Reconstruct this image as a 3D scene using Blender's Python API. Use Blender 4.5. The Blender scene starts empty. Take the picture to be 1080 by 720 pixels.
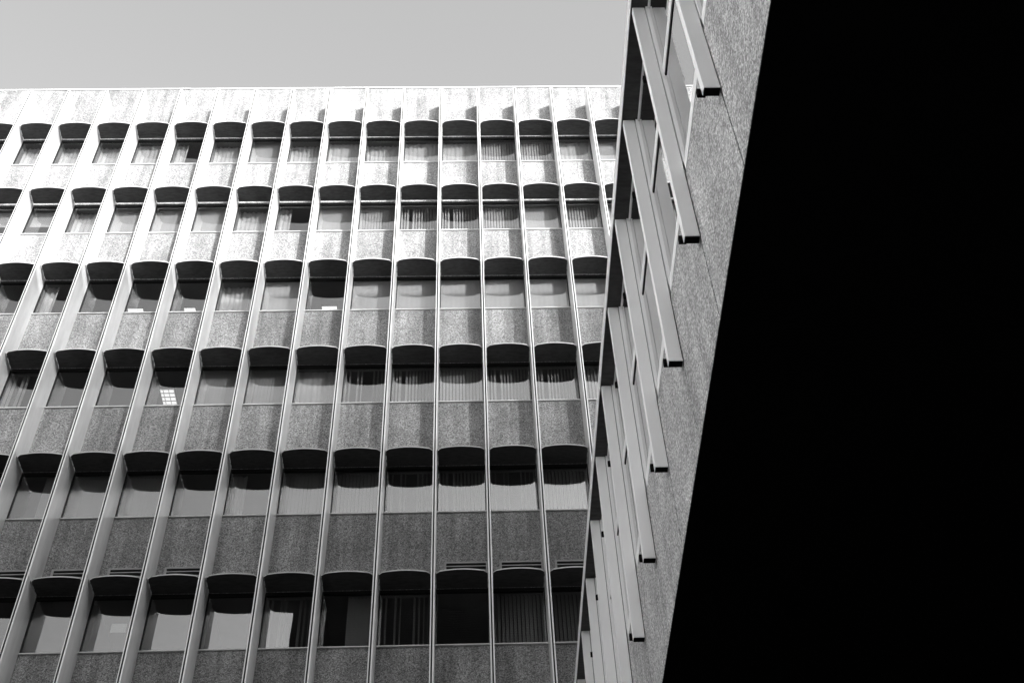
import bpy, math, random
from mathutils import Vector, Matrix
random.seed(7)
S = bpy.context.scene
COL = S.collection
G = 1.6                      # eye height above the ground; all heights below are eye-relative + G

# ------------------------------------------------------------------ helpers
class MB:
    """collects boxes and prisms into ONE mesh"""
    def __init__(s): s.v=[]; s.f=[]; s.m=[]; s.o=(0,0,0)
    def quad(s, pts, mi=0):
        n=len(s.v); s.v += [tuple(p[i]+s.o[i] for i in range(3)) for p in pts]
        s.f.append(tuple(range(n,n+len(pts)))); s.m.append(mi)
    def box(s, x0,x1,y0,y1,z0,z1, mi=0):
        n=len(s.v); o=s.o
        for z in (z0,z1):
            for x,y in ((x0,y0),(x1,y0),(x1,y1),(x0,y1)): s.v.append((x+o[0],y+o[1],z+o[2]))
        for f in ((0,3,2,1),(4,5,6,7),(0,1,5,4),(1,2,6,5),(2,3,7,6),(3,0,4,7)):
            s.f.append(tuple(n+i for i in f)); s.m.append(mi)
    def prism(s, poly, z0, z1, mi_side=0, mi_bot=None, mi_top=None):
        n=len(s.v); k=len(poly); o=s.o
        for z in (z0,z1):
            for x,y in poly: s.v.append((x+o[0],y+o[1],z+o[2]))
        for i in range(k):
            j=(i+1)%k; s.f.append((n+i,n+j,n+k+j,n+k+i)); s.m.append(mi_side)
        s.f.append(tuple(n+i for i in reversed(range(k)))); s.m.append(mi_side if mi_bot is None else mi_bot)
        s.f.append(tuple(n+k+i for i in range(k))); s.m.append(mi_side if mi_top is None else mi_top)
    def mesh(s, name, mats, bevel=0):
        me=bpy.data.meshes.new(name); me.from_pydata(s.v,[],s.f)
        for m in mats: me.materials.append(m)
        for p,mi in zip(me.polygons,s.m): p.material_index=mi
        me.update(); return me
def obj(name, me, parent=None, loc=(0,0,0), rz=0):
    o=bpy.data.objects.new(name, me); COL.objects.link(o); o.location=loc
    if rz: o.rotation_euler[2]=rz
    if parent: o.parent=parent
    return o
def tag(o,label=None,cat=None,group=None,kind=None):
    if label: o['label']=label
    if cat: o['category']=cat
    if group: o['group']=group
    if kind: o['kind']=kind
    return o
def bev(o,w=.004,seg=1):
    m=o.modifiers.new('edge','BEVEL'); m.width=w; m.segments=seg; m.limit_method='ANGLE'; return o

# ------------------------------------------------------------------ materials (all neutral: the photograph is monochrome)
def mat(name):
    m=bpy.data.materials.new(name); m.use_nodes=True
    nt=m.node_tree; return m, nt, nt.nodes['Principled BSDF']
def N(nt,t,**k):
    n=nt.nodes.new(t)
    for a,v in k.items():
        if a.startswith('i_'): n.inputs[a[2:].replace('_',' ')].default_value=v
        else: setattr(n,a,v)
    return n
def ramp(nt, src, stops, interp='LINEAR'):
    r=N(nt,'ShaderNodeValToRGB'); cr=r.color_ramp; cr.interpolation=interp
    while len(cr.elements)<len(stops): cr.elements.new(.5)
    for e,(p,c) in zip(cr.elements,stops): e.position=p; e.color=(c,c,c,1)
    nt.links.new(src,r.inputs[0]); return r.outputs[0]
def pos(nt, scale=(1,1,1)):
    g=N(nt,'ShaderNodeNewGeometry'); mp=N(nt,'ShaderNodeMapping'); mp.inputs['Scale'].default_value=scale
    nt.links.new(g.outputs['Position'],mp.inputs[0]); return mp.outputs[0]
def noise(nt, vec, scale, detail=3, rough=.5):
    n=N(nt,'ShaderNodeTexNoise'); n.inputs['Scale'].default_value=scale; n.inputs['Detail'].default_value=detail; n.inputs['Roughness'].default_value=rough
    nt.links.new(vec,n.inputs['Vector']); return n.outputs[0]
def mul(nt,a,b):
    m=N(nt,'ShaderNodeMix',data_type='RGBA',blend_type='MULTIPLY'); m.inputs[0].default_value=1
    nt.links.new(a,m.inputs[6]); nt.links.new(b,m.inputs[7]); return m.outputs[2]

def aggregate(name, lo, mid, hi, scale=34, streak=.75, vary=False):
    """exposed pebble aggregate with vertical rain streaks"""
    m,nt,b=mat(name); p=pos(nt)
    v=N(nt,'ShaderNodeTexVoronoi'); v.inputs['Scale'].default_value=scale; v.inputs['Randomness'].default_value=1
    nt.links.new(p,v.inputs['Vector'])
    bw=N(nt,'ShaderNodeRGBToBW'); nt.links.new(v.outputs['Color'],bw.inputs[0])
    peb=ramp(nt,bw.outputs[0],[(.18,lo),(.48,mid),(.62,mid*1.12),(.80,hi)])
    ed=ramp(nt,v.outputs['Distance'],[(.15,1),(.62,.62)])
    fine=ramp(nt,noise(nt,p,scale*2.3,2),[(.3,.82),(.7,1.12)])
    st=ramp(nt,noise(nt,pos(nt,(4.2,4.2,.28)),1.0,4,.62),[(.36,streak),(.60,1.0)])
    bl=ramp(nt,noise(nt,p,1.1,3),[(.35,.84),(.65,1.08)])
    c=mul(nt,mul(nt,mul(nt,peb,ed),fine),mul(nt,st,bl))
    if vary:
        oi=N(nt,'ShaderNodeObjectInfo'); c=mul(nt,c,ramp(nt,oi.outputs['Random'],[(0,.86),(1,1.06)]))
    nt.links.new(c,b.inputs['Base Color']); b.inputs['Roughness'].default_value=.85
    bp=N(nt,'ShaderNodeBump'); bp.inputs['Strength'].default_value=.5; bp.inputs['Distance'].default_value=.006
    nt.links.new(peb,bp.inputs['Height']); nt.links.new(bp.outputs[0],b.inputs['Normal'])
    return m
def paint(name, c, rough=.4, dirt=.12, spec=.5, sc=3.0, stretch=(1,1,.25), metal=0):
    m,nt,b=mat(name)
    n=ramp(nt,noise(nt,pos(nt,stretch),sc,5,.6),[(.32,c*(1-dirt)),(.62,c)])
    nt.links.new(n,b.inputs['Base Color']); b.inputs['Roughness'].default_value=rough
    b.inputs['Specular IOR Level'].default_value=spec; b.inputs['Metallic'].default_value=metal
    return m
def glass(name, r0=.2, tint=.8, wave=.0015):
    m,nt,b=mat(name); nt.nodes.remove(b); out=nt.nodes['Material Output']
    t=N(nt,'ShaderNodeBsdfTransparent'); t.inputs[0].default_value=(tint,)*3+(1,)
    g=N(nt,'ShaderNodeBsdfGlossy'); g.inputs['Roughness'].default_value=0.005; g.inputs[0].default_value=(1,1,1,1)
    bp=N(nt,'ShaderNodeBump'); bp.inputs['Strength'].default_value=1; bp.inputs['Distance'].default_value=wave
    nt.links.new(noise(nt,pos(nt,(1,1,.6)),1.6,1),bp.inputs['Height'])
    nt.links.new(bp.outputs[0],g.inputs['Normal'])
    ge=N(nt,'ShaderNodeNewGeometry'); d=N(nt,'ShaderNodeVectorMath',operation='DOT_PRODUCT')
    nt.links.new(ge.outputs['Normal'],d.inputs[0]); nt.links.new(ge.outputs['Incoming'],d.inputs[1])
    ab=N(nt,'ShaderNodeMath',operation='ABSOLUTE'); nt.links.new(d.outputs['Value'],ab.inputs[0])
    om=N(nt,'ShaderNodeMath',operation='SUBTRACT',use_clamp=True); om.inputs[0].default_value=1; nt.links.new(ab.outputs[0],om.inputs[1])
    pw=N(nt,'ShaderNodeMath',operation='POWER'); pw.inputs[1].default_value=5; nt.links.new(om.outputs[0],pw.inputs[0])
    a=N(nt,'ShaderNodeMath',operation='MULTIPLY_ADD'); a.inputs[1].default_value=1-r0; a.inputs[2].default_value=r0
    a.use_clamp=True; nt.links.new(pw.outputs[0],a.inputs[0])
    mx=N(nt,'ShaderNodeMixShader'); nt.links.new(a.outputs[0],mx.inputs[0]); nt.links.new(t.outputs[0],mx.inputs[1]); nt.links.new(g.outputs[0],mx.inputs[2])
    nt.links.new(mx.outputs[0],out.inputs[0]); return m
def cloth(name,c,trans=.35):
    m,nt,b=mat(name); nt.nodes.remove(b); out=nt.nodes['Material Output']
    d=N(nt,'ShaderNodeBsdfDiffuse'); d.inputs[0].default_value=(c,c,c,1)
    t=N(nt,'ShaderNodeBsdfTranslucent'); t.inputs[0].default_value=(c,c,c,1)
    mx=N(nt,'ShaderNodeMixShader'); mx.inputs[0].default_value=trans
    nt.links.new(d.outputs[0],mx.inputs[1]); nt.links.new(t.outputs[0],mx.inputs[2]); nt.links.new(mx.outputs[0],out.inputs[0]); return m

M_agg   = aggregate('exposed_aggregate_panel', .18,.35,.66, 44, .66, True)
M_aggw  = aggregate('coarse_aggregate_panel', .28,.54,.92, 60, .72)
M_fin   = paint('fin_anodised_metal', .80, .42, .16, metal=.3)
M_groove= paint('groove_shade_dark', .05, .7, .1)  # recess shade of the nose groove, put into a dark colour
M_lip   = paint('hood_lip_metal', .5, .4, .15)
M_soff  = paint('shaded_soffit_metal', .055, .45, .55, .3, 6, (1,3,1))  # shade under hoods and eaves is put into this dark base colour
M_frame = paint('dark_bronze_frame', .012, .5, .1, .25)
M_sill  = paint('aluminium_sill', .62, .35, .1)
M_glass = glass('window_glass', .11, .84)
M_wglass= glass('wing_glass', .55, .35, .0006)
M_slat  = cloth('blind_slat_fabric', .50, .25)
M_sheer = cloth('sheer_curtain', .66, .35)
M_wfin  = paint('wing_fin_paint', .88, .40, .05, metal=.2)
M_wedge = paint('wing_white_trim', .80, .4, .06)
M_black = paint('shade_and_bracket_black', .006, .9, .3, .05)  # near-black colour holds the undercroft's deep shade; also the brackets' own black
M_room  = paint('room_wall', .14, .9, .1, .1)
M_ceil  = paint('room_ceiling', .30, .9, .1, .1)
M_opp   = paint('pale_stone', .38, .8, .2, .3, .6)
M_left  = paint('sun_bounce_metal', .97, .33, .1, .5, .6, metal=1)  # glossy finish chosen to throw sun onto the wing
M_dbrick= paint('dark_brick', .10, .9, .3, .2, 2)
M_ground= paint('paving', .08, .85, .35, .3, .8, (1,1,1))
M_grille= paint('grille_metal', .30, .5, .1)
M_dark  = paint('dark_void', .01, .9, .1, .1)
M_roof  = paint('roof_felt', .12, .9, .2, .1)
M_paper = paint('white_paper', .8, .8, .03, .2)
m,nt,b=mat('lamp_diffuser'); b.inputs['Base Color'].default_value=(.8,.8,.8,1); b.inputs['Emission Color'].default_value=(1,1,1,1); b.inputs['Emission Strength'].default_value=.45; M_lamp=m

# ------------------------------------------------------------------ main facade, measured: metres, fins face -Y
D=20.925; X0=-0.825; W=1.2; HZ=34.51+G; H=3.565; HW=1.426; GD=.70
FT=.082                                  # fin thickness
def zh(r): return HZ-(r-1)*H             # underside level of the sun hood of row r
TOPF=36.42+G; TOPP=37.57+G
NF0,NF1=-17,9
VIS={1:(-13,5),2:(-12,4),3:(-10,4),4:(-9,3),5:(-9,3),6:(-8,3),7:(-8,2)}
office=obj('office_building',None,None,(X0,D,0))
tag(office,'tall concrete office block with rows of recessed windows between white vertical fins','building')
P=office
# --- fin (plan outline with a groove in the nose), local y=0 is the nose
h=FT/2; gq=.017; gd=.045
finpoly=[(-h,0.006),(-h+.006,0),(-gq,0),(-gq,gd),(gq,gd),(gq,0),(h-.006,0),(h,0.006),(h,GD+.10),(-h,GD+.10)]
fb=MB(); zlist=[0.0]+[zh(r)+.60 for r in range(8,0,-1)]+[TOPF]
def fin_into(mb,x):
    mb.o=(x,0,0)
    # cladding lengths, a 6 mm joint at each storey
    for a,c in zip(zlist[:-1],zlist[1:]): mb.prism(finpoly,a+.003,c-.003,0); n_=len(finpoly); mb.m[-n_-2+2]=mb.m[-n_-2+3]=mb.m[-n_-2+4]=1
    mb.box(-gq-.001,gq+.001,gd-.004,gd+.004,0,TOPF-.01,1)
    mb.box(-h+.006,h-.006,gd+.006,GD+.09,0.01,TOPF-.02,0)
    mb.o=(0,0,0)
fin_into(fb,0); fin_me=fb.mesh('fin',[M_fin,M_groove])
# flat cheek plate clamped to the fin above every hood
for k in range(NF0+4,6):
    obj('fin',fin_me,P,(k*W,0,0))
ob=MB()
for k in list(range(NF0,NF0+4))+list(range(6,NF1+1)): fin_into(ob,k*W)
tag(obj('fin',ob.mesh('outer_fins',[M_fin,M_groove]),P),kind='stuff')

cb=MB()
for sx in (-1,1):
    a,c=(h+.001,h+.006) if sx>0 else (-h-.006,-h-.001)
    cb.prism([(a,.015),(c,.022),(c,.40),(a,.43)] if sx>0 else [(c,.015),(c,.43),(a,.40),(a,.022)],.0,.60,0)
cheek_me=cb.mesh('cheek_plate',[M_fin])

hw=(W-FT)/2
def spandrel_into(mb,x,z0,z1):
    mb.box(x-hw-.02,x+hw+.02,GD,GD+.14,z0,z1,0)
sb=MB(); spandrel_into(sb,0,0,H-HW-.03); span_me=sb.mesh('spandrel_panel',[M_agg])
# hood: bowed shelf held clear of wall and fins
def hood_into(mb,gap=.0):
    e=hw-.022; pts=[]
    n=14
    for i in range(n+1):
        t=-1+2*i/n; x=e*t
        y=.068+.080*t*t+ .05*max(0,abs(t)-.88)/.12*max(0,abs(t)-.88)/.12
        pts.append((x,y))
    poly=pts+[(e,GD-gap-.006),(-e,GD-gap-.006)]
    mb.prism(poly,0,.032,0,1,1)
    # back strip: colour carries the light of upper rows, the shade of lower
    mb.box(-e,e,GD-gap-.0055,GD-gap-.001,-.0,.05,0 if gap>0.03 else 2)
    for sx in (-1,1):
        for ya,yc in ((.16,.36),(.375,GD-.03)):
            a,c=(hw-.017,hw-.004) if sx>0 else (-hw+.004,-hw+.017)
            mb.box(a,c,ya,yc,-.012,-.001,0)
        for yy in (.30,.52):
            a,c=(e,hw+.004) if sx>0 else (-hw-.004,-e)
            mb.box(a,c,yy,yy+.035,.004,.028,2)
hood_mes={}
for r_,gp in ((1,.035),(2,.065),(3,.025),(4,.0)):  # back gap closes in lower rows, setting their shade into the shape
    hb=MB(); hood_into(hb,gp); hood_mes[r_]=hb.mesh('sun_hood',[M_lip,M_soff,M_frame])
# window: dark frame > pane, sill, blind
def frame_into(mb):
    mb.box(-hw-.003,hw+.003,GD+.02,GD+.10,-.065,.02,0)
    mb.box(-hw-.003,hw+.003,GD+.03,GD+.09,-HW,-HW+.035,0)
    mb.box(-hw-.003,-hw+.022,GD+.025,GD+.09,-HW+.035,-.065,0)
    mb.box(hw-.022,hw+.003,GD+.025,GD+.09,-HW+.035,-.065,0)
wb=MB(); frame_into(wb); frame_me=wb.mesh('window',[M_frame])
def pane_into(mb): mb.box(-hw+.02,hw-.02,GD+.052,GD+.060,-HW+.033,-.063,0)
pb=MB(); pane_into(pb); pane_me=pb.mesh('pane',[M_glass])
def sill_into(mb): mb.box(-hw-.001,hw+.001,GD-.035,GD+.06,-HW-.028,-HW-.001,0)
sb=MB(); sill_into(sb); sill_me=sb.mesh('sill',[M_sill])
# blinds
def slats(x0,x1,ang,pitch,w,seed,gaps=()):
    mb=MB(); rnd=random.Random(seed); x=x0
    y=GD+.20; i=0
    while x<x1:
        if i not in gaps:
            a=math.radians(ang+rnd.uniform(-7,7)); dx=w/2*math.cos(a); dy=w/2*math.sin(a)
            nx,ny=-math.sin(a)*.0015,math.cos(a)*.0015
            mb.prism([(x-dx-nx,y-dy-ny),(x+dx-nx,y+dy-ny),(x+dx+nx,y+dy+ny),(x-dx+nx,y-dy+ny)],-HW+.05,-.06)
        x+=pitch; i+=1
    mb.box(x0-.04,x1,y-.02,y+.02,-.06,-.02)
    return mb.mesh('vertical_blind',[M_slat])
def drape(x0,x1,amp,seed,m,z0=-HW+.04,z1=-.05,y0=.22):
    mb=MB(); rnd=random.Random(seed); n=int((x1-x0)/.018); ph=rnd.uniform(0,6); pr=[]
    for i in range(n+1):
        x=x0+(x1-x0)*i/n
        pr.append((x,GD+y0+amp*math.sin(x*47+ph)+amp*.6*math.sin(x*29+ph*2)))
    poly=pr+[(a,c+.003) for a,c in reversed(pr)]
    for i in range(n):
        a,c=pr[i],pr[i+1]
        mb.quad([(a[0],a[1],z0),(c[0],c[1],z0),(c[0],c[1],z1),(a[0],a[1],z1)])
    return mb.mesh('curtain',[m])
BL={ 'A':('vertical_blind',slats(-hw+.05,hw-.03,38,.084,.088,1)),
     'B':('vertical_blind',slats(-hw+.05,hw-.03,58,.084,.088,2,(3,))),
     'C':('vertical_blind',slats(-hw+.05,hw-.03,14,.080,.088,3)),
     'D':('vertical_blind',slats(.02,hw-.03,34,.080,.088,4)),
     'E':('curtain',drape(-hw+.03,hw-.03,.010,5,M_sheer)),
     'F':('curtain',drape(-hw+.03,hw-.03,.018,6,M_sheer,y0=.3)),
     'G':('curtain',drape(-hw+.03,-.18,.02,7,M_slat)),
     'I':('roller_blind',drape(-hw+.03,hw-.03,.0008,8,M_slat,z0=-.78)),
     'R':('roller_blind',drape(-hw+.025,hw-.025,.0015,11,M_sheer,y0=.115)),
     'K':('vertical_blind',slats(-hw+.05,hw-.03,70,.10,.088,9,(2,5,6))) }
PLAN={1:{-13:'E',-12:'F',-11:'F',-10:'F',-9:'F',-8:'E',-7:'G',-6:'F',-5:'C',-4:'F',-3:'E',-2:'F',-1:'E',0:'E',1:'A',2:'A',3:'E',4:'C',5:'C'},
      2:{-12:'I',-11:'I',-10:'I',-9:'F',-8:'C',-7:'C',-6:'C',-5:'F',-4:'G',-3:'C',-2:'A',-1:'B',0:'B',1:'A',2:'C',3:'A',4:'C'},
      3:{-9:'G',-5:'F',-4:'R',-2:'R',-1:'R',0:'R',1:'R',2:'R',3:'R',4:'R'},
      4:{-9:'K',-5:'A',-4:'A',-2:'K',-1:'B',0:'A',1:'B',2:'B',3:'A',-3:'E'},
      5:{-8:'D',-7:'A',-6:'A',-4:'G',-3:'A',-2:'A',-1:'K',0:'B',1:'K',2:'A',3:'A'},
      6:{-3:'K',-2:'D',-1:'K',1:'A',2:'A',3:'A'}}
for r in range(1,8):
    lo,hi=VIS[r]
    for bb in range(lo,hi+1):
        x=(bb+.5)*W; z=zh(r)
        if r>1: obj('spandrel_panel',span_me,P,(x,0,z))
        if r==7: continue
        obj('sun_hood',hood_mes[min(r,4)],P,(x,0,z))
        w=obj('window',frame_me,P,(x,0,z))
        obj('pane',pane_me,w); obj('sill',sill_me,w)
        c=PLAN[r].get(bb)
        if c: obj(BL[c][0],BL[c][1],w)
    for k in range(lo,hi+2):
        if r<7: obj('cheek_plate',cheek_me,P,(k*W,0,zh(r)))
# the unseen rest of the facade, one mesh for each kind of part
rs=MB(); rh=MB(); rf=MB(); rg=MB(); rl=MB()
for r in range(1,10):
    for bb in range(NF0,NF1):
        x=(bb+.5)*W; z=zh(r)
        v=VIS.get(r,(99,98)); seen=v[0]<=bb<=v[1]
        if not seen and r>1: spandrel_into(rs,x,z,z+H-HW-.03)
        if not seen or r>=7:
            for mb,fn in ((rh,hood_into),(rf,frame_into),(rg,pane_into),(rl,sill_into)):
                mb.o=(x,0,z); fn(mb); mb.o=(0,0,0)
tag(obj('spandrel_panel',rs.mesh('outer_spandrels',[M_agg]),P),kind='stuff')
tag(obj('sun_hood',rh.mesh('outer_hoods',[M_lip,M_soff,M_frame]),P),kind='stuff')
wo=tag(obj('window',rf.mesh('outer_windows',[M_frame]),P),kind='stuff')
tag(obj('pane',rg.mesh('outer_panes',[M_glass]),wo),kind='stuff'); tag(obj('sill',rl.mesh('outer_sills',[M_sill]),wo),kind='stuff')
# parapet, coping, base, floors, back
for bb in range(VIS[1][0],VIS[1][1]+1):
    pm=MB(); pm.box((bb+.5)*W-W/2+.003,(bb+.5)*W+W/2-.003,GD,GD+.14,zh(1)+.0,TOPP)
    obj('parapet_panel',pm.mesh('parapet_panel',[M_agg]),P)
pm=MB()
pm.box(NF0*W,VIS[1][0]*W-.003,GD,GD+.14,zh(1),TOPP); pm.box((VIS[1][1]+1)*W+.003,NF1*W,GD,GD+.14,zh(1),TOPP)
tag(obj('parapet_panel',pm.mesh('outer_parapet',[M_agg]),P),kind='stuff')
cm=MB()
for q in range(NF0,NF1,2): cm.box(q*W+.004,min(q+2,NF1)*W-.004,GD-.03+.004*(q%3),GD+.45,TOPP+.002,TOPP+.07)
cm.box(NF0*W,NF1*W,GD-.015,GD+.44,TOPP+.004,TOPP+.06); obj('coping',cm.mesh('coping',[M_sill]),P)
bm_=MB(); bm_.box(NF0*W,NF1*W,GD,GD+.3,0,zh(9)-HW-.03); obj('base_wall',bm_.mesh('base_wall',[M_agg]),P)
for r in range(1,10):
    fm=MB(); fm.box(NF0*W,NF1*W,GD+.145,GD+7,zh(r)+.05,zh(r)+.75); obj('floor_slab',fm.mesh('floor_slab',[M_ceil]),P)
fm=MB(); fm.box(NF0*W,NF1*W,GD+7,GD+14,0,TOPP-.3); fm.box(NF0*W-.3,NF0*W,GD,GD+14,0,TOPP); fm.box(NF1*W,NF1*W+.3,GD,GD+14,0,TOPP)
obj('wall',fm.mesh('wall',[M_room]),P)
fm=MB(); fm.box(NF0*W,NF1*W,GD+.15,GD+6.99,TOPP-.6,TOPP-.3); obj('roof',fm.mesh('roof',[M_roof]),P)
# room partitions
for k in (-15,-12,-9,-6,-4,-2,0,2,5):
    fm=MB(); fm.box(k*W-.05,k*W+.05,GD+.4,GD+6.99,zh(9),zh(1)+.05); obj('partition_wall',fm.mesh('partition_wall',[M_room]),P)
# ceiling lights seen through the glass, boxes and a sheet of paper behind it
lm=MB(); lm.box(-.24,.24,-.44,.44,.0,.04); lh=lm.mesh('housing',[M_frame])
lm=MB(); lm.box(-.21,.21,-.41,.41,-.012,-.001); ldm=lm.mesh('diffuser',[M_lamp])
lm=MB()
for i in range(4): lm.box(-.215+i*.14,-.205+i*.14,-.42,.42,-.045,-.013)
for i in range(7): lm.box(-.204,.204,-.42+i*.138,-.41+i*.138,-.044,-.014)
lgm=lm.mesh('louvre_grid',[M_slat])
for lx,ly,r,lab in ((-8.5,2.15,3,'glowing ceiling light behind the third window row, leftmost of the lit ones'),(-7.05,2.15,3,'glowing ceiling light behind the third window row, second lit one from left'),
                    (-3.1,2.15,3,'glowing ceiling light behind the third window row, rightmost of the lit ones'),(-7.0,1.88,4,'bright louvred ceiling light in the fourth window row, below the others')):
    t=obj('ceiling_light',None,None,(X0+lx,D+ly,zh(r)+.005)); tag(t,lab,'ceiling light','ceiling lights glowing behind the windows')
    obj('housing',lh,t); obj('diffuser',ldm,t)
    if r==4: obj('louvre_grid',lgm,t)
lm=MB(); lm.box(NF0*W,NF1*W,GD+.30,GD+.55,zh(6)-HW-.05,zh(6)-HW-.001); obj('window_ledge',lm.mesh('window_ledge',[M_sill]),P)
for bx,hh,ww,lab in ((-5.41,.26,.20,'small white box on the ledge of a lower left window'),(-4.30,.24,.30,'wide white box on the ledge one window right of the small box')):
    lm=MB(); lm.box(-ww,ww*.6,-.1,.1,0,hh*.8); lm.box(-ww*.5,ww*.2,-.08,.08,hh*.8+.001,hh)
    t=obj('storage_box',lm.mesh('storage_box',[M_paper]),None,(X0+bx,D+GD+.42,zh(6)-HW)); tag(t,lab,'box')
lm=MB(); lm.box(-.16,.16,-.001,.001,-.11,.11); t=obj('paper_sheet',lm.mesh('paper_sheet',[M_paper]),None,(X0-6.5,D+GD+.09,zh(6)-.78)); tag(t,'white paper sheet taped inside a lower left window','paper')
# ventilation grilles low on the spandrels of row 6
gm=MB(); a0,a1=-hw+.17,hw-.01
gm.box(a0,a1,GD-.018,GD-.001,.66,.70,0); gm.box(a0,a0+.05,GD-.018,GD-.001,.34,.66,0); gm.box(a1-.03,a1,GD-.018,GD-.001,.34,.66,0)
for z in (.585,.47,.34): gm.box(a0+.05,a1-.03,GD-.014,GD-.004,z-.012,z+.012,0)
gm.box(a0+.05,a1-.03,GD-.004,GD-.001,.34,.66,1)
gme=gm.mesh('vent_grille',[M_grille,M_dark])
for bb in (-8,-7,-6,-5,0,1,2): obj('vent_grille',gme,P,((bb+.5)*W,0,zh(6)))

# ------------------------------------------------------------------ raised wing on the right
LF=1.642; LW=1.770; LG=1.802; HB=7.656+G; HT=11.415+G; HS=8.505+G; HK=6.733+G; WP=1.2753; YB=5.685
WY0=-2.2; WY1=D-.25; WX1=14.0
wing=obj('raised_wing',None,None,(LW,0,0))
tag(wing,'dark-bellied raised wing with aggregate base band and projecting slim fins, seen from below','building')
def wobj(name,mb,mats): 
    mb.v=[(x-LW,y,z) for x,y,z in mb.v]; return obj(name,mb.mesh(name,mats),wing)
FTH=.068
def wfin(k):
    mb=MB(); y=YB+k*WP
    mb.box(LF,LW-.009,y,y+FTH,HB,HT-.002,0); mb.box(LW-.0085,LW-.001,y+.02,y+FTH-.02,HB+.05,HT-.004,1); mb.box(LF+.003,LW-.012,y+.003,y+FTH-.003,HB-.014,HB-.001,1)
    return mb
K0,K1=-4,11
def mull(k):
    mb=MB(); y=YB+k*WP; mb.box(LW,LG+.03,y-.012,y+FTH+.012,HS+.165,HT-.004,0); return mb
def pane_y(k): return YB+k*WP+FTH+.013, YB+(k+1)*WP-.013
for k in range(K0,K1+1):
    y=YB+k*WP; a,c=pane_y(k)
    f=wobj('fin',wfin(k),[M_wfin,M_black]); wobj('mullion',mull(k),[M_wedge]); bev(f,.003)
    if k<K1:
        mb=MB(); mb.box(LW,LW+.12,y+.034+.010,y+.034+WP-.010,HK,HS,0); wobj('base_panel',mb,[M_aggw])
        zt=10.14+G
        mb=MB(); mb.box(LG-.014,LG+.02,a+.001,c-.001,zt-.06,zt+.06,0); mb.box(LG-.008,LG+.02,a+.001,c-.001,zt-.085,zt-.06,1)
        w=wobj('window',mb,[M_wedge,M_frame])
        def sub(nm,bx,ms):
            q=MB()
            for t_ in bx: q.box(*t_)
            q.v=[(xx-LW,yy,zz) for xx,yy,zz in q.v]; obj(nm,q.mesh(nm,ms),w)
        sub('sill',[(LW+.004,LG+.02,a-.011,c+.011,HS+.041,HS+.16,0),(LW+.03,LG+.02,a+.001,c-.001,HS+.0,HS+.041,1)],[M_wedge,M_frame])
        sub('head_frame',[(LG-.010,LG+.02,a+.001,c-.001,HT-.05,HT-.003,0)],[M_wedge])
        sub('pane',[(LG,LG+.008,a+.001,c-.001,HS+.161,zt-.086)],[M_wglass])
        sub('pane',[(LG,LG+.008,a+.001,c-.001,zt+.061,HT-.051)],[M_wglass])
    # small dark stay brackets on the nose of the fin
    for z in (HB+.03,10.13+G):
        mb=MB(); mb.box(LF-.028,LF+.03,y+FTH+.001,y+FTH+.035,z,z+.07); wobj('stay_bracket',mb,[M_black])
mb=MB(); mb.box(LW,LW+.12,WY0,YB+K0*WP+.028,HK,HS)
mb.box(LW,LW+.12,YB+K1*WP+.046,WY1,HK,HS); tag(wobj('base_panel',mb,[M_aggw]),kind='stuff')
mb=MB(); mb.box(LG+.01,LG+.1,WY0,YB+K0*WP-.003,HS+.003,HT-.003); mb.box(LG+.01,LG+.1,YB+K1*WP+FTH+.003,WY1,HS+.003,HT-.003); wobj('wall',mb,[M_aggw])
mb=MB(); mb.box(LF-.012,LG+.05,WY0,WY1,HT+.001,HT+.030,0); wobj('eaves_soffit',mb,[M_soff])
mb=MB(); mb.box(LF-.020,LF-.0125,WY0,WY1,HT-.006,HT+.20,0); wobj('fascia',mb,[M_wedge])
mb=MB(); mb.box(LF-.012,WX1,WY0,WY1,HT+.032,HT+.195,0); wobj('roof',mb,[M_roof])
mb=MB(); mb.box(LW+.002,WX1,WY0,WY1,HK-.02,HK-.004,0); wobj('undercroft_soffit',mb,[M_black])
mb=MB(); mb.box(LW+.122,WX1,WY0,WY1,HS-.35,HS-.05,0); wobj('floor_slab',mb,[M_room])
mb=MB(); mb.box(LW+5,LW+5.15,WY0,WY1,HS-.04,HT,0); wobj('rear_wall',mb,[M_room])
mb=MB(); mb.box(LW+.122,WX1,WY0,WY0+.2,HK,HS-.36,0); mb.box(LG+.101,WX1,WY0+.001,WY0+.2,HS-.04,HT-.004,0); mb.box(WX1-.2,WX1,WY0+.21,WY1,HK,HT,0); wobj('end_wall',mb,[M_aggw])
mb=MB(); mb.box(WX1-.5,WX1-.21,WY0,WY1,0,HK-.062,0); mb.box(LW+4,WX1-.5,WY1-.3,WY1,0,HK-.062,0); mb.box(LW+4,WX1-.5,WY0,WY0+.3,0,HK-.062,0); wobj('undercroft_light_stop',mb,[M_black])  # unseen dark walls added to keep light out of the undercroft
for yy in (1,7,13,19):
    mb=MB(); mb.prism([(LW+5+.3*math.cos(t*math.pi/8),yy+.3*math.sin(t*math.pi/8)) for t in range(16)],0,HK-.062,0); wobj('column',mb,[M_black])

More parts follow.
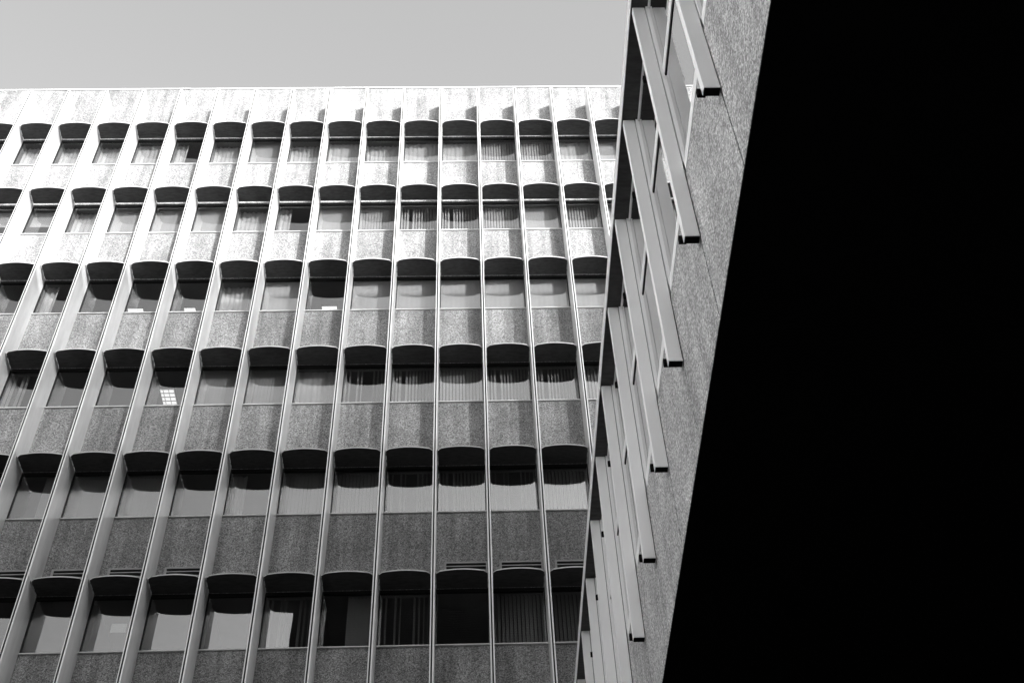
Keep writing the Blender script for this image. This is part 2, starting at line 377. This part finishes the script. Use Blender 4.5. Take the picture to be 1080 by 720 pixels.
# ------------------------------------------------------------------ the street behind the photographer: opposite block (shade, mirror images); left block and roof screen added for their light
OY=D+GD-24.0; OH=26.83+G+.36*24.0
opp=obj('opposite_block',None,None,(-8.0,OY,0)); tag(opp,'tall stone office block across the street, mirrored in the lower windows','building')
mb=MB(); mb.box(0,46,-4,-.25,0,OH-6.7); obj('wall',mb.mesh('wall',[M_opp]),opp)
mb=MB()
for i in range(31): mb.box(i*1.5,i*1.5+.35,-.25+.001,.0,0,OH-6.72)
for j in range(8): 
    for i in range(30): mb.box(i*1.5+.351,i*1.5+1.499,-.249,-.06,min(j*3.4+2.6,OH-6.8),min(j*3.4+4.2,OH-6.73))
obj('facade_grid',mb.mesh('facade_grid',[M_opp]),opp)
mb=MB()
for j in range(8): mb.box(.36,44.9,-.249,-.20,j*3.4+.81,j*3.4+2.59)
obj('window_band',mb.mesh('window_band',[glass('opposite_glass',.03,.3)]),opp)
mb=MB(); z=OH-6.69; mb.box(-.05,46,-.34,-.16,z,z+.1); z+=.1  # slatted screen added out of view, passes part of the sun to middle rows
while z<OH-.16:
    t_=.040 if z<OH-3.6 else .020
    mb.box(0,46,-.33,-.17,z+.12-t_,z+.12); z+=.12
mb.box(-.05,46,-.34,-.16,OH-.05,OH)
obj('sun_filter_screen',mb.mesh('sun_filter_screen',[M_frame]),opp)
mb=MB()
for i in range(16): mb.box(i*3.0,i*3.0+.07,-.42,-.345,OH-6.69,OH-.1)
obj('sun_filter_posts',mb.mesh('sun_filter_posts',[M_frame]),opp)  # supports of the added sun filter
lf=obj('added_bounce_block',None,None,(-21.3,-11.0,0)); lf.rotation_euler[2]=math.radians(-29.5); tag(lf,'unseen metal block added at left, angled to bounce sun onto the wing','building')
mb=MB(); mb.box(-12,0,0,22,0,25); obj('wall',mb.mesh('wall',[M_left]),lf)  # out-of-view reflector added to brighten the wing's near panels
mb=MB()
for j in range(6):
    for i in range(6): mb.box(.001,.03,2.2+i*3.4,2.8+i*3.4,2+j*3.6,3.0+j*3.6)
obj('window_band',mb.mesh('window_band',[M_frame]),lf)

# ------------------------------------------------------------------ ground
mb=MB(); mb.box(-400,400,-400,400,-.5,0); g=obj('ground',mb.mesh('ground',[M_ground])); tag(g,kind='structure')

# ------------------------------------------------------------------ sky, sun, camera
AZ=math.radians(27.8); EL=math.atan(.36*math.cos(AZ))
sd=Vector((math.sin(AZ)*math.cos(EL),-math.cos(AZ)*math.cos(EL),math.sin(EL)))      # towards the sun
w=bpy.data.worlds.new('World'); S.world=w; w.use_nodes=True; nt=w.node_tree; bg=nt.nodes['Background']
sk=N(nt,'ShaderNodeTexSky',sky_type='NISHITA'); sk.sun_disc=False; sk.sun_elevation=EL; sk.sun_rotation=math.atan2(sd.x,sd.y)
sk.air_density=1.7; sk.dust_density=4.0; sk.ozone_density=1.0
bw=N(nt,'ShaderNodeRGBToBW'); nt.links.new(sk.outputs[0],bw.inputs[0]); nt.links.new(bw.outputs[0],bg.inputs[0]); bg.inputs[1].default_value=.15
L=bpy.data.lights.new('sun','SUN'); L.energy=2.4; L.angle=math.radians(.5); L.color=(1,1,1)
lo=bpy.data.objects.new('sun',L); COL.objects.link(lo); lo.rotation_euler=sd.to_track_quat('Z','Y').to_euler(); lo.location=(20,-30,60)

f,pitch,roll,yaw=1327.49,.849193,.051388,.051148
cam=bpy.data.cameras.new('camera'); co=bpy.data.objects.new('camera',cam); COL.objects.link(co)
fw=Vector((math.sin(yaw)*math.cos(pitch),math.cos(yaw)*math.cos(pitch),math.sin(pitch)))
rt=Vector((math.cos(yaw),-math.sin(yaw),0)); up=Vector((-math.sin(yaw)*math.sin(pitch),-math.cos(yaw)*math.sin(pitch),math.cos(pitch)))
R=rt*math.cos(roll)-up*math.sin(roll); U=rt*math.sin(roll)+up*math.cos(roll)
co.matrix_world=Matrix(((R.x,U.x,-fw.x,0),(R.y,U.y,-fw.y,0),(R.z,U.z,-fw.z,G),(0,0,0,1)))
cam.sensor_width=36; cam.lens=f/1080*36; cam.clip_end=2000; cam.clip_start=.05
S.camera=co
S.render.engine='CYCLES'; S.cycles.max_bounces=8; S.cycles.transparent_max_bounces=16
S.cycles.use_denoising=True
S.view_settings.view_transform='Standard'; S.view_settings.look='None'; S.view_settings.exposure=1.6; S.view_settings.gamma=1
